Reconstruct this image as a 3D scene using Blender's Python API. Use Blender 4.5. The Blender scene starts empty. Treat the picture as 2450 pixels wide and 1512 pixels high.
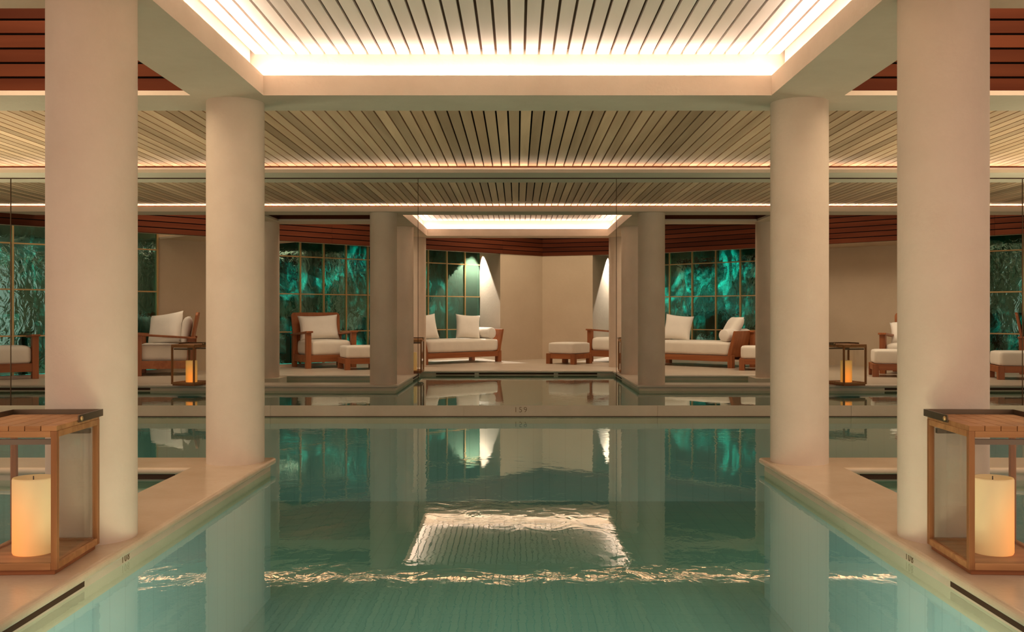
import bpy, bmesh, math, random
from mathutils import Vector, Matrix, noise

random.seed(7)
C = bpy.context.scene.collection
scene = bpy.context.scene

# ------------------------------------------------------------------ camera, world, exposure
S = 0.87                       # plan units -> metres
F = 2382.0                     # focal length in pixels of the 2450 px frame
VX, VY = 1238.0, 750.0         # vanishing point of the hall's long axis
EYE = 1.032                    # eye height over the coping, plan units

cam_data = bpy.data.cameras.new('camera')
cam_data.sensor_width = 36.0
cam_data.lens = F / 2450.0 * 36.0
cam_data.shift_x = -(VX - 1225.0) / 2450.0
cam_data.shift_y = (VY - 756.0) / 2450.0
cam_data.clip_start = 0.05
cam = bpy.data.objects.new('camera', cam_data)
cam.location = (0, 0, EYE * S)
cam.rotation_euler = (math.pi / 2, 0, 0)
C.objects.link(cam)
scene.camera = cam

world = bpy.data.worlds.new('world')
world.use_nodes = True
scene.world = world
bg = world.node_tree.nodes['Background']
bg.inputs['Color'].default_value = (1.0, 0.80, 0.66, 1)
bg.inputs['Strength'].default_value = 1.2

vs = scene.view_settings
vs.view_transform = 'Standard'
vs.look = 'None'
vs.gamma = 1.0
vs.use_curve_mapping = False
vs.exposure = 0.10
scene.cycles.max_bounces = 8
scene.cycles.diffuse_bounces = 4
scene.cycles.glossy_bounces = 4
scene.cycles.transparent_max_bounces = 24
scene.cycles.caustics_reflective = False

LED = 30.0                      # cove strip emission
TEAL = 230.0                    # garden lamps behind the green glass
DOWN = 330.0                    # downlights

def area_lamp(name, loc, rot, sx, sy, power, color):
    l = bpy.data.lights.new(name, 'AREA')
    l.shape = 'RECTANGLE'; l.size = sx * S; l.size_y = sy * S
    l.energy = power; l.color = color
    o = bpy.data.objects.new(name, l)
    o.location = Vector(loc) * S; o.rotation_euler = rot
    C.objects.link(o)
    return o

def spot_lamp(name, loc, target, power, angle, blend, color, radius=0.02):
    l = bpy.data.lights.new(name, 'SPOT')
    l.energy = power; l.spot_size = math.radians(angle); l.spot_blend = blend
    l.color = color; l.shadow_soft_size = radius
    o = bpy.data.objects.new(name, l)
    o.location = Vector(loc) * S
    d = (Vector(target) - Vector(loc)).normalized()
    o.rotation_euler = d.to_track_quat('-Z', 'Y').to_euler()
    C.objects.link(o)
    return o

# unseen fill lights added in the side coffers and over the far deck (all above the beams, facing down)
WARM = (1.0, 0.78, 0.54)
COFFER = 30.0
DECK = 27.0
for s_ in (-1, 1):
    area_lamp('coffer_fill', (s_ * 3.1, 5.75, 3.36), (0, 0, 0), 1.5, 1.4, COFFER, WARM)
    area_lamp('coffer_fill', (s_ * 6.0, 5.75, 3.36), (0, 0, 0), 2.5, 1.4, COFFER, WARM)
    area_lamp('deck_fill', (s_ * 3.0, 17.6, 3.36), (0, 0, 0), 1.3, 2.0, DECK, WARM)
    area_lamp('deck_fill', (s_ * 6.2, 15.6, 3.36), (0, 0, 0), 2.6, 1.2, DECK * 1.4, WARM)
    area_lamp('deck_fill', (s_ * 4.9, 17.2, 3.36), (0, 0, 0), 1.0, 2.0, DECK, WARM)
area_lamp('deck_fill', (0.3, 20.6, 3.36), (0, 0, 0), 3.6, 1.6, DECK * 2.0, WARM)

# unseen fill lights added under water at the near end wall
POOL = 17.0
for x_ in (-1.0, 0.0, 1.0):
    area_lamp('pool_fill', (x_, 3.16, -0.55), (math.radians(74), 0, 0), 0.5, 0.25, POOL, (1.0, 0.66, 0.50))

for s_ in (-1, 1):  # more added underwater fill, facing up to brighten the slatted ceiling
    area_lamp('pool_fill', (s_ * 5.9, 8.9, -0.13), (math.pi, 0, 0), 1.8, 1.8, POOL * 8.0, (1.0, 0.66, 0.50))

# ------------------------------------------------------------------ materials
def new_mat(name):
    m = bpy.data.materials.new(name)
    m.use_nodes = True
    nt = m.node_tree
    nt.nodes.clear()
    out = nt.nodes.new('ShaderNodeOutputMaterial')
    return m, nt, out

def N(nt, typ, **kw):
    n = nt.nodes.new(typ)
    for k, v in kw.items():
        if k.startswith('i_'):
            key = k[2:].replace('_', ' ')
            n.inputs[key].default_value = v
        else:
            setattr(n, k, v)
    return n

def rgb(c):
    return (c[0], c[1], c[2], 1.0)

def principled(nt, out, rough=0.5, spec=0.5):
    p = nt.nodes.new('ShaderNodeBsdfPrincipled')
    p.inputs['Roughness'].default_value = rough
    p.inputs['Specular IOR Level'].default_value = spec
    nt.links.new(p.outputs[0], out.inputs[0])
    return p

def ramp2(nt, fac, c1, c2, p1=0.3, p2=0.7):
    r = nt.nodes.new('ShaderNodeValToRGB')
    r.color_ramp.elements[0].position = p1; r.color_ramp.elements[0].color = rgb(c1)
    r.color_ramp.elements[1].position = p2; r.color_ramp.elements[1].color = rgb(c2)
    nt.links.new(fac, r.inputs[0])
    return r

def mat_stone(name, c1, c2, rough=0.75, scale=3.0, bump=0.02, spec=0.25, stretch=(1, 1, 1)):
    m, nt, out = new_mat(name)
    p = principled(nt, out, rough, spec)
    tc = N(nt, 'ShaderNodeTexCoord')
    mp = N(nt, 'ShaderNodeMapping'); mp.inputs['Scale'].default_value = stretch
    nt.links.new(tc.outputs['Object'], mp.inputs[0])
    n1 = N(nt, 'ShaderNodeTexNoise'); n1.inputs['Scale'].default_value = scale
    n1.inputs['Detail'].default_value = 8; n1.inputs['Roughness'].default_value = 0.65
    nt.links.new(mp.outputs[0], n1.inputs['Vector'])
    r = ramp2(nt, n1.outputs['Fac'], c1, c2, 0.32, 0.68)
    nt.links.new(r.outputs[0], p.inputs['Base Color'])
    n2 = N(nt, 'ShaderNodeTexNoise'); n2.inputs['Scale'].default_value = scale * 22
    n2.inputs['Detail'].default_value = 4
    nt.links.new(mp.outputs[0], n2.inputs['Vector'])
    b = N(nt, 'ShaderNodeBump'); b.inputs['Strength'].default_value = bump * 6
    b.inputs['Distance'].default_value = 0.01
    nt.links.new(n2.outputs['Fac'], b.inputs['Height'])
    nt.links.new(b.outputs[0], p.inputs['Normal'])
    return m

def mat_wood(name, c1, c2, rough=0.5, axis=0, scale=6.0, spec=0.3, vary=0.35):
    """grain runs along object axis 0/1/2; each board gets its own tone through Object Info"""
    m, nt, out = new_mat(name)
    p = principled(nt, out, rough, spec)
    tc = N(nt, 'ShaderNodeTexCoord')
    oi = N(nt, 'ShaderNodeObjectInfo')
    mp = N(nt, 'ShaderNodeMapping')
    sc = [scale * 3.2] * 3; sc[axis] = scale * 0.22
    mp.inputs['Scale'].default_value = sc
    nt.links.new(tc.outputs['Object'], mp.inputs[0])
    add = N(nt, 'ShaderNodeVectorMath', operation='ADD')
    mul = N(nt, 'ShaderNodeVectorMath', operation='SCALE')
    comb = N(nt, 'ShaderNodeCombineXYZ')
    for i in range(3):
        nt.links.new(oi.outputs['Random'], comb.inputs[i])
    nt.links.new(comb.outputs[0], mul.inputs[0]); mul.inputs['Scale'].default_value = 37.0
    nt.links.new(mp.outputs[0], add.inputs[0]); nt.links.new(mul.outputs[0], add.inputs[1])
    n1 = N(nt, 'ShaderNodeTexNoise'); n1.inputs['Scale'].default_value = 1.0
    n1.inputs['Detail'].default_value = 6; n1.inputs['Distortion'].default_value = 0.6
    nt.links.new(add.outputs[0], n1.inputs['Vector'])
    r = ramp2(nt, n1.outputs['Fac'], c1, c2, 0.3, 0.7)
    hsv = N(nt, 'ShaderNodeHueSaturation')
    mr = N(nt, 'ShaderNodeMapRange')
    mr.inputs['To Min'].default_value = 1.0 - vary; mr.inputs['To Max'].default_value = 1.0 + vary * 0.6
    nt.links.new(oi.outputs['Random'], mr.inputs['Value'])
    nt.links.new(mr.outputs[0], hsv.inputs['Value'])
    nt.links.new(r.outputs[0], hsv.inputs['Color'])
    nt.links.new(hsv.outputs[0], p.inputs['Base Color'])
    b = N(nt, 'ShaderNodeBump'); b.inputs['Strength'].default_value = 0.15
    b.inputs['Distance'].default_value = 0.004
    nt.links.new(n1.outputs['Fac'], b.inputs['Height'])
    nt.links.new(b.outputs[0], p.inputs['Normal'])
    return m

def mat_plain(name, c, rough=0.6, spec=0.3, metal=0.0):
    m, nt, out = new_mat(name)
    p = principled(nt, out, rough, spec)
    p.inputs['Base Color'].default_value = rgb(c)
    p.inputs['Metallic'].default_value = metal
    return m

def mat_fabric(name, c, weave=900.0):
    m, nt, out = new_mat(name)
    p = principled(nt, out, 0.9, 0.1)
    p.inputs['Sheen Weight'].default_value = 0.25
    tc = N(nt, 'ShaderNodeTexCoord')
    n1 = N(nt, 'ShaderNodeTexNoise'); n1.inputs['Scale'].default_value = 5
    n1.inputs['Detail'].default_value = 3
    nt.links.new(tc.outputs['Object'], n1.inputs['Vector'])
    r = ramp2(nt, n1.outputs['Fac'], [x * 0.93 for x in c], c, 0.3, 0.7)
    nt.links.new(r.outputs[0], p.inputs['Base Color'])
    b = N(nt, 'ShaderNodeBump'); b.inputs['Strength'].default_value = 0.25
    b.inputs['Distance'].default_value = 0.02
    nt.links.new(n1.outputs['Fac'], b.inputs['Height'])
    nt.links.new(b.outputs[0], p.inputs['Normal'])
    return m

def mat_emit(name, c, strength):
    m, nt, out = new_mat(name)
    e = N(nt, 'ShaderNodeEmission')
    e.inputs['Color'].default_value = rgb(c); e.inputs['Strength'].default_value = strength
    nt.links.new(e.outputs[0], out.inputs[0])
    return m

def schlick(nt, f0, normal=None):
    """facing-independent Fresnel term"""
    g = N(nt, 'ShaderNodeNewGeometry')
    dp = N(nt, 'ShaderNodeVectorMath', operation='DOT_PRODUCT')
    nt.links.new(g.outputs['Incoming'], dp.inputs[0])
    nt.links.new(normal if normal is not None else g.outputs['Normal'], dp.inputs[1])
    ab = N(nt, 'ShaderNodeMath', operation='ABSOLUTE'); nt.links.new(dp.outputs['Value'], ab.inputs[0])
    om = N(nt, 'ShaderNodeMath', operation='SUBTRACT', use_clamp=True); om.inputs[0].default_value = 1.0
    nt.links.new(ab.outputs[0], om.inputs[1])
    pw = N(nt, 'ShaderNodeMath', operation='POWER'); pw.inputs[1].default_value = 5.0
    nt.links.new(om.outputs[0], pw.inputs[0])
    ma = N(nt, 'ShaderNodeMath', operation='MULTIPLY_ADD'); ma.inputs[1].default_value = 1.0 - f0; ma.inputs[2].default_value = f0
    nt.links.new(pw.outputs[0], ma.inputs[0])
    return ma

def mat_glass_thin(name, tint=(1, 1, 1), refl=0.06):
    m, nt, out = new_mat(name)
    t = N(nt, 'ShaderNodeBsdfTransparent'); t.inputs[0].default_value = rgb(tint)
    g = N(nt, 'ShaderNodeBsdfGlossy'); g.inputs['Roughness'].default_value = 0.01
    lw = schlick(nt, 0.025)
    mx = N(nt, 'ShaderNodeMixShader')
    nt.links.new(lw.outputs[0], mx.inputs[0])
    nt.links.new(t.outputs[0], mx.inputs[1]); nt.links.new(g.outputs[0], mx.inputs[2])
    nt.links.new(mx.outputs[0], out.inputs[0])
    return m

def mat_green_pane():
    """dark green wavy glass: part see-through, part mirror-like"""
    m, nt, out = new_mat('green_wavy_glass')
    tc = N(nt, 'ShaderNodeTexCoord')
    mp = N(nt, 'ShaderNodeMapping'); mp.inputs['Scale'].default_value = (2.6, 2.6, 1.8)
    nt.links.new(tc.outputs['Object'], mp.inputs[0])
    n1 = N(nt, 'ShaderNodeTexNoise'); n1.inputs['Scale'].default_value = 3.0
    n1.inputs['Detail'].default_value = 3; n1.inputs['Distortion'].default_value = 1.2
    nt.links.new(mp.outputs[0], n1.inputs['Vector'])
    b = N(nt, 'ShaderNodeBump'); b.inputs['Strength'].default_value = 0.12
    b.inputs['Distance'].default_value = 0.03
    nt.links.new(n1.outputs['Fac'], b.inputs['Height'])
    t = N(nt, 'ShaderNodeBsdfTransparent'); t.inputs[0].default_value = rgb((0.20, 0.62, 0.56))
    g = N(nt, 'ShaderNodeBsdfGlossy'); g.inputs['Roughness'].default_value = 0.015
    g.inputs['Color'].default_value = rgb((0.36, 0.62, 0.56))
    nt.links.new(b.outputs[0], g.inputs['Normal'])
    ma = schlick(nt, 0.34, b.outputs[0])
    mx = N(nt, 'ShaderNodeMixShader')
    nt.links.new(ma.outputs[0], mx.inputs[0])
    nt.links.new(t.outputs[0], mx.inputs[1]); nt.links.new(g.outputs[0], mx.inputs[2])
    nt.links.new(mx.outputs[0], out.inputs[0])
    return m

def mat_wet_rock():
    m, nt, out = new_mat('wet_rock')
    p = principled(nt, out, 0.22, 0.6)
    tc = N(nt, 'ShaderNodeTexCoord')
    mp = N(nt, 'ShaderNodeMapping'); mp.inputs['Scale'].default_value = (1.0, 1.0, 0.35)
    nt.links.new(tc.outputs['Object'], mp.inputs[0])
    n1 = N(nt, 'ShaderNodeTexNoise'); n1.inputs['Scale'].default_value = 4.5
    n1.inputs['Detail'].default_value = 10; n1.inputs['Roughness'].default_value = 0.7
    n1.inputs['Distortion'].default_value = 0.8
    nt.links.new(mp.outputs[0], n1.inputs['Vector'])
    r = ramp2(nt, n1.outputs['Fac'], (0.004, 0.012, 0.010), (0.60, 0.72, 0.66), 0.50, 0.66)
    nt.links.new(r.outputs[0], p.inputs['Base Color'])
    b = N(nt, 'ShaderNodeBump'); b.inputs['Strength'].default_value = 0.8
    b.inputs['Distance'].default_value = 0.06
    nt.links.new(n1.outputs['Fac'], b.inputs['Height'])
    nt.links.new(b.outputs[0], p.inputs['Normal'])
    return m

def mat_water():
    m, nt, out = new_mat('pool_water')
    tc = N(nt, 'ShaderNodeTexCoord')
    mp = N(nt, 'ShaderNodeMapping'); mp.inputs['Scale'].default_value = (1.0, 0.8, 1.0)
    nt.links.new(tc.outputs['Object'], mp.inputs[0])
    n1 = N(nt, 'ShaderNodeTexNoise'); n1.inputs['Scale'].default_value = 9.0
    n1.inputs['Detail'].default_value = 4; n1.inputs['Roughness'].default_value = 0.45
    n1.inputs['Distortion'].default_value = 0.8
    nt.links.new(mp.outputs[0], n1.inputs['Vector'])
    n2 = N(nt, 'ShaderNodeTexNoise'); n2.inputs['Scale'].default_value = 0.7
    n2.inputs['Detail'].default_value = 1
    nt.links.new(tc.outputs['Object'], n2.inputs['Vector'])
    amp = N(nt, 'ShaderNodeMapRange')
    amp.inputs['From Min'].default_value = 0.4; amp.inputs['From Max'].default_value = 0.7
    amp.inputs['To Min'].default_value = 0.15; amp.inputs['To Max'].default_value = 1.0
    nt.links.new(n2.outputs['Fac'], amp.inputs['Value'])
    hm = N(nt, 'ShaderNodeMath', operation='MULTIPLY')
    nt.links.new(n1.outputs['Fac'], hm.inputs[0]); nt.links.new(amp.outputs[0], hm.inputs[1])
    b = N(nt, 'ShaderNodeBump'); b.inputs['Strength'].default_value = 0.22
    b.inputs['Distance'].default_value = 0.006
    nt.links.new(hm.outputs[0], b.inputs['Height'])
    t = N(nt, 'ShaderNodeBsdfTransparent'); t.inputs[0].default_value = rgb((0.62, 0.90, 0.80))
    g = N(nt, 'ShaderNodeBsdfGlossy'); g.inputs['Roughness'].default_value = 0.0
    g.inputs['Color'].default_value = rgb((0.92, 0.96, 0.95))
    nt.links.new(b.outputs[0], g.inputs['Normal'])
    fr = schlick(nt, 0.02, b.outputs[0])
    mx = N(nt, 'ShaderNodeMixShader')
    nt.links.new(fr.outputs[0], mx.inputs[0])
    nt.links.new(t.outputs[0], mx.inputs[1]); nt.links.new(g.outputs[0], mx.inputs[2])
    nt.links.new(mx.outputs[0], out.inputs[0])
    return m

def mat_pool_tile():
    m, nt, out = new_mat('pool_tile')
    p = principled(nt, out, 0.5, 0.3)
    tc = N(nt, 'ShaderNodeTexCoord')
    br = N(nt, 'ShaderNodeTexBrick'); br.offset = 0.0
    br.inputs['Scale'].default_value = 1.0
    br.inputs['Brick Width'].default_value = 0.15; br.inputs['Row Height'].default_value = 0.15
    br.inputs['Mortar Size'].default_value = 0.006
    br.inputs['Color1'].default_value = rgb((0.31, 0.48, 0.53))
    br.inputs['Color2'].default_value = rgb((0.325, 0.495, 0.545))
    br.inputs['Mortar'].default_value = rgb((0.28, 0.44, 0.49))
    nt.links.new(tc.outputs['Object'], br.inputs['Vector'])
    nt.links.new(br.outputs['Color'], p.inputs['Base Color'])
    return m

def mat_candle():
    m, nt, out = new_mat('candle_wax')
    p = principled(nt, out, 0.55, 0.3)
    p.inputs['Base Color'].default_value = rgb((0.78, 0.64, 0.40))
    p.inputs['Subsurface Weight'].default_value = 0.0
    tc = N(nt, 'ShaderNodeTexCoord')
    sx = N(nt, 'ShaderNodeSeparateXYZ')
    nt.links.new(tc.outputs['Generated'], sx.inputs[0])
    # the lamp inside sits low and towards one side of the wax
    d = N(nt, 'ShaderNodeVectorMath', operation='DISTANCE')
    d.inputs[1].default_value = (0.95, 0.1, 0.22)
    nt.links.new(tc.outputs['Generated'], d.inputs[0])
    r = nt.nodes.new('ShaderNodeValToRGB')
    e = r.color_ramp.elements
    e[0].position = 0.12; e[0].color = (1.0, 0.22, 0.0, 1)
    e[1].position = 0.85; e[1].color = (0.60, 0.28, 0.03, 1)
    nt.links.new(d.outputs['Value'], r.inputs[0])
    nt.links.new(r.outputs[0], p.inputs['Emission Color'])
    st = N(nt, 'ShaderNodeMapRange')
    st.inputs['From Min'].default_value = 0.0; st.inputs['From Max'].default_value = 1.0
    st.inputs['To Min'].default_value = 0.95; st.inputs['To Max'].default_value = 0.22
    nt.links.new(d.outputs['Value'], st.inputs['Value'])
    nt.links.new(st.outputs[0], p.inputs['Emission Strength'])
    return m

M = {}
M['stone'] = mat_stone('limestone_render', (0.57, 0.455, 0.35), (0.64, 0.52, 0.41), 0.8, 2.2, 0.02)
M['coping'] = mat_stone('coping_stone', (0.53, 0.395, 0.27), (0.61, 0.47, 0.335), 0.22, 2.6, 0.012, 0.4)
M['deck'] = mat_stone('deck_stone', (0.50, 0.42, 0.33), (0.58, 0.50, 0.40), 0.30, 1.5, 0.01, 0.4)
M['poolwall'] = mat_stone('pool_wall_stone', (0.50, 0.41, 0.30), (0.60, 0.49, 0.37), 0.55, 2.0, 0.01)
M['wall'] = mat_stone('wall_plaster', (0.50, 0.40, 0.285), (0.56, 0.455, 0.33), 0.85, 1.1, 0.03)
M['slat'] = mat_wood('ceiling_slat_wood', (0.56, 0.335, 0.20), (0.84, 0.545, 0.36), 0.5, axis=1, scale=1.6, vary=0.30)
M['tray'] = mat_wood('whitewashed_wood', (0.78, 0.67, 0.61), (0.88, 0.77, 0.71), 0.55, axis=1, scale=1.6, vary=0.10)
M['red'] = mat_wood('red_brown_board', (0.060, 0.013, 0.005), (0.115, 0.030, 0.012), 0.65, axis=0, scale=1.8, spec=0.06, vary=0.2)
M['teak'] = mat_wood('teak', (0.24, 0.075, 0.026), (0.36, 0.125, 0.045), 0.4, axis=2, scale=5.0, vary=0.1)
M['teak_h'] = mat_wood('teak_level', (0.25, 0.078, 0.027), (0.37, 0.13, 0.047), 0.4, axis=0, scale=5.0, vary=0.1)
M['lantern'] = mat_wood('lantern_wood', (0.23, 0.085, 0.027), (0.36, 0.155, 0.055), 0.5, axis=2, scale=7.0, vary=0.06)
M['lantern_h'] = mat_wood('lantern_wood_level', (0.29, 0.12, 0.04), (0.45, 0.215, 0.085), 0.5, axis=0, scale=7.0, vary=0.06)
M['bronze'] = mat_plain('bronze_metal', (0.16, 0.115, 0.075), 0.35, 0.5, 0.9)
M['brass'] = mat_plain('brass_bar', (0.55, 0.36, 0.16), 0.35, 0.5, 0.6)
M['tray_back'] = mat_plain('tray_batten_wood', (0.16, 0.085, 0.05), 0.8, 0.2)
M['dark'] = mat_plain('dark_void', (0.012, 0.009, 0.007), 0.9, 0.1)
M['recess'] = mat_plain('dark_shade_and_joint', (0.06, 0.03, 0.016), 0.8, 0.2)
M['ink'] = mat_plain('engraved_figures', (0.15, 0.09, 0.045), 0.8, 0.1)
M['wick'] = mat_plain('wick', (0.03, 0.02, 0.015), 0.9, 0.1)
M['fabric'] = mat_fabric('white_linen', (0.80, 0.74, 0.64))
M['pillow'] = mat_fabric('white_pillow', (0.84, 0.79, 0.71))
M['clear'] = mat_glass_thin('clear_glass', (0.995, 0.995, 0.99))
M['green'] = mat_green_pane()
M['rock'] = mat_wet_rock()
M['water'] = mat_water()
M['tile'] = mat_pool_tile()
M['candle'] = mat_candle()
M['led'] = mat_emit('led_strip', (1.0, 0.84, 0.70), LED)
M['led_mid'] = mat_emit('led_strip_mid', (1.0, 0.80, 0.60), LED * 0.55)
M['led_low'] = mat_emit('led_strip_low', (1.0, 0.80, 0.60), LED * 0.30)

# ------------------------------------------------------------------ mesh helpers
class MB:
    def __init__(self, scale=1.0):
        self.v = []; self.f = []; self.s = scale; self.smooth = []
    def add(self, verts, faces, smooth=False):
        o = len(self.v)
        self.v += [tuple(c * self.s for c in p) for p in verts]
        for f in faces:
            self.f.append([i + o for i in f]); self.smooth.append(smooth)
        return self
    def box(self, x0, x1, y0, y1, z0, z1):
        x0, x1 = min(x0, x1), max(x0, x1); y0, y1 = min(y0, y1), max(y0, y1); z0, z1 = min(z0, z1), max(z0, z1)
        v = [(x0, y0, z0), (x1, y0, z0), (x1, y1, z0), (x0, y1, z0), (x0, y0, z1), (x1, y0, z1), (x1, y1, z1), (x0, y1, z1)]
        return self.add(v, [(3, 2, 1, 0), (4, 5, 6, 7), (0, 1, 5, 4), (1, 2, 6, 5), (2, 3, 7, 6), (3, 0, 4, 7)])
    def quadbox(self, p, z0, z1):
        """p: four plan points anticlockwise"""
        v = [(a, b, z0) for a, b in p] + [(a, b, z1) for a, b in p]
        return self.add(v, [(3, 2, 1, 0), (4, 5, 6, 7), (0, 1, 5, 4), (1, 2, 6, 5), (2, 3, 7, 6), (3, 0, 4, 7)])
    def hexa(self, lo, hi):
        """eight free corners: four of the lower face, four of the upper"""
        return self.add(list(lo) + list(hi), [(3, 2, 1, 0), (4, 5, 6, 7), (0, 1, 5, 4), (1, 2, 6, 5), (2, 3, 7, 6), (3, 0, 4, 7)])
    def lathe(self, cx, cy, prof, n=48, cap=True):
        v = []; f = []
        for r, z in prof:
            for k in range(n):
                a = 2 * math.pi * k / n
                v.append((cx + r * math.cos(a), cy + r * math.sin(a), z))
        for i in range(len(prof) - 1):
            for k in range(n):
                k2 = (k + 1) % n
                f.append((i * n + k, i * n + k2, (i + 1) * n + k2, (i + 1) * n + k))
        self.add(v, f, True)
        if cap:
            o = len(self.v)
            b = o - len(v)
            self.f.append([b + k for k in range(n - 1, -1, -1)]); self.smooth.append(False)
            t = b + (len(prof) - 1) * n
            self.f.append([t + k for k in range(n)]); self.smooth.append(False)
        return self
    def prism_x(self, x0, x1, pts, smooth=False):
        """profile pts (y,z) anticlockwise seen from +x, swept along x"""
        n = len(pts)
        v = [(x0, y, z) for y, z in pts] + [(x1, y, z) for y, z in pts]
        f = [[(i), (i + 1) % n, n + (i + 1) % n, n + i] for i in range(n)]
        f = [list(reversed(q)) for q in f]
        f.append(list(range(n))[::-1][::-1]); f.append([n + i for i in range(n)][::-1])
        return self.add(v, f, smooth)
    def mesh(self, name):
        me = bpy.data.meshes.new(name)
        me.from_pydata(self.v, [], self.f)
        for p, s in zip(me.polygons, self.smooth):
            p.use_smooth = s
        bm = bmesh.new(); bm.from_mesh(me)
        bmesh.ops.recalc_face_normals(bm, faces=bm.faces)
        bm.to_mesh(me); bm.free()
        me.update()
        return me
    def build(self, name, mat, parent=None, bevel=0.0, seg=2):
        me = self.mesh(name)
        me.materials.append(M[mat] if isinstance(mat, str) else mat)
        return link(name, me, parent, bevel, seg)

def link(name, me, parent=None, bevel=0.0, seg=2):
    o = bpy.data.objects.new(name, me)
    C.objects.link(o)
    if parent is not None:
        o.parent = parent
    if bevel > 0:
        b = o.modifiers.new('bevel', 'BEVEL')
        b.width = bevel; b.segments = seg; b.limit_method = 'ANGLE'; b.angle_limit = math.radians(40)
        b.harden_normals = False
    return o

def tag(o, label, cat, group=None):
    o['label'] = label; o['category'] = cat
    if group:
        o['group'] = group
    return o

def struct(o):
    o['kind'] = 'structure'
    return o

def empty(name, loc=(0, 0, 0), rz=0.0):
    o = bpy.data.objects.new(name, None)
    o.empty_display_size = 0.1
    o.location = loc; o.rotation_euler = (0, 0, rz)
    C.objects.link(o)
    return o

def copy_tree(o, parent=None):
    c = o.copy(); C.objects.link(c)
    c.parent = parent
    for ch in list(o.children):
        copy_tree(ch, c)
    return c

def AB():                       # architecture builder, plan units
    return MB(S)

def inst_box(name, mesh, loc, parent):
    o = bpy.data.objects.new(name, mesh)
    o.location = loc; o.parent = parent
    C.objects.link(o)
    return o

def unit_box_mesh(name, sx, sy, sz, mat):
    b = MB(); b.box(-sx / 2, sx / 2, -sy / 2, sy / 2, -sz / 2, sz / 2)
    me = b.mesh(name); me.materials.append(M[mat])
    return me

# ------------------------------------------------------------------ plan (plan units; y is distance from the camera)
D = 10.77                       # dividing line: a mirror; the room reflected in it is built beyond
def mir(y): return 2 * D - y
WATER = -0.089
ZB = 2.5                        # beam undersides
CX = 1.965; CR = 0.197
ROWS = [6.94, 4.60, 2.30]
TX = 1.71                       # ceiling tray half width
BX = 2.20                       # outer side of the long beams
PX = 1.73                       # pool half width
XW = 10.0                       # how far the cross beams run sideways

# ---- grid slabs: floors and pool basin
def grid_slab(name, xs, ys, inside, z0, z1, mat, bevel=0.0, seg=3):
    verts = {}; vl = []
    def vid(i, j, k):
        key = (i, j, k)
        if key not in verts:
            verts[key] = len(vl); vl.append((xs[i] * S, ys[j] * S, (z1 if k else z0) * S))
        return verts[key]
    ins = [[inside((xs[i] + xs[i + 1]) / 2, (ys[j] + ys[j + 1]) / 2) for j in range(len(ys) - 1)] for i in range(len(xs) - 1)]
    def I(i, j):
        return 0 <= i < len(xs) - 1 and 0 <= j < len(ys) - 1 and ins[i][j]
    fs = []
    for i in range(len(xs) - 1):
        for j in range(len(ys) - 1):
            if not ins[i][j]:
                continue
            fs.append([vid(i, j, 1), vid(i + 1, j, 1), vid(i + 1, j + 1, 1), vid(i, j + 1, 1)])
            fs.append([vid(i, j + 1, 0), vid(i + 1, j + 1, 0), vid(i + 1, j, 0), vid(i, j, 0)])
            if not I(i, j - 1): fs.append([vid(i, j, 0), vid(i + 1, j, 0), vid(i + 1, j, 1), vid(i, j, 1)])
            if not I(i, j + 1): fs.append([vid(i + 1, j + 1, 0), vid(i, j + 1, 0), vid(i, j + 1, 1), vid(i + 1, j + 1, 1)])
            if not I(i - 1, j): fs.append([vid(i, j + 1, 0), vid(i, j, 0), vid(i, j, 1), vid(i, j + 1, 1)])
            if not I(i + 1, j): fs.append([vid(i + 1, j, 0), vid(i + 1, j + 1, 0), vid(i + 1, j + 1, 1), vid(i + 1, j, 1)])
    me = bpy.data.meshes.new(name); me.from_pydata(vl, [], fs)
    bm = bmesh.new(); bm.from_mesh(me)
    bmesh.ops.recalc_face_normals(bm, faces=bm.faces)
    bmesh.ops.dissolve_limit(bm, angle_limit=0.01, verts=bm.verts, edges=bm.edges)
    bm.to_mesh(me); bm.free()
    me.materials.append(M[mat])
    o = link(name, me, None, bevel, seg)
    for p in me.polygons: p.use_smooth = False
    return o

CELL_N, CELL_F = 4.30, 6.65     # side pool cells, near hall
VC_N, VC_F = 14.89, 16.72       # side pool cells beyond the dividing line
END = 3.10; CROSS = 7.15
VEND = 18.07; VCROSS = 14.39
CO = 4.6
def dry_near(x, y, e=0.0):
    ax = abs(x)
    if y > CROSS - e: return False
    if ax < PX + e and y > END - e: return False
    if BX - e < ax < CO + e and CELL_N - e < y < CELL_F + e: return False
    return True
def dry_far(x, y, e=0.0):
    ax = abs(x)
    if y < VCROSS + e: return False
    if ax < PX + e and y < VEND + e: return False
    if BX - e < ax < CO + e and VC_N - e < y < VC_F + e: return False
    return True
def lines_x(e):
    return sorted(set([-XW, XW] + [s * v for s in (-1, 1) for v in (PX + e, BX - e, CO + e)]))

o = struct(grid_slab('floor_near_walkway', lines_x(0), [-3.2, END, CELL_N, CELL_F, CROSS], dry_near, -0.045, 0.0, 'coping', 0.019 * S, 4))
o = struct(grid_slab('floor_far_deck', lines_x(0), [VCROSS, VC_N, VC_F, VEND, 25.0], dry_far, -0.045, 0.0, 'deck', 0.019 * S, 4))
e = 0.035
SLOT = 4.05
near_w = grid_slab('wall_pool_near', lines_x(e), [-3.2, END - e, CELL_N - e, CELL_F + e, CROSS - e],
                   lambda x, y: dry_near(x, y, e), -0.16, -0.045, 'poolwall')
struct(near_w)
far_w = grid_slab('wall_pool_far', lines_x(e), [VCROSS + e, VC_N - e, VC_F + e, VEND + e, 25.0],
                  lambda x, y: dry_far(x, y, e), -0.16, -0.045, 'poolwall')
struct(far_w)
struct(grid_slab('wall_basin_near', lines_x(e), [-3.2, END - e, CELL_N - e, CELL_F + e, CROSS - e], lambda x, y: dry_near(x, y, e), -1.1, -0.16, 'tile'))
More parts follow.
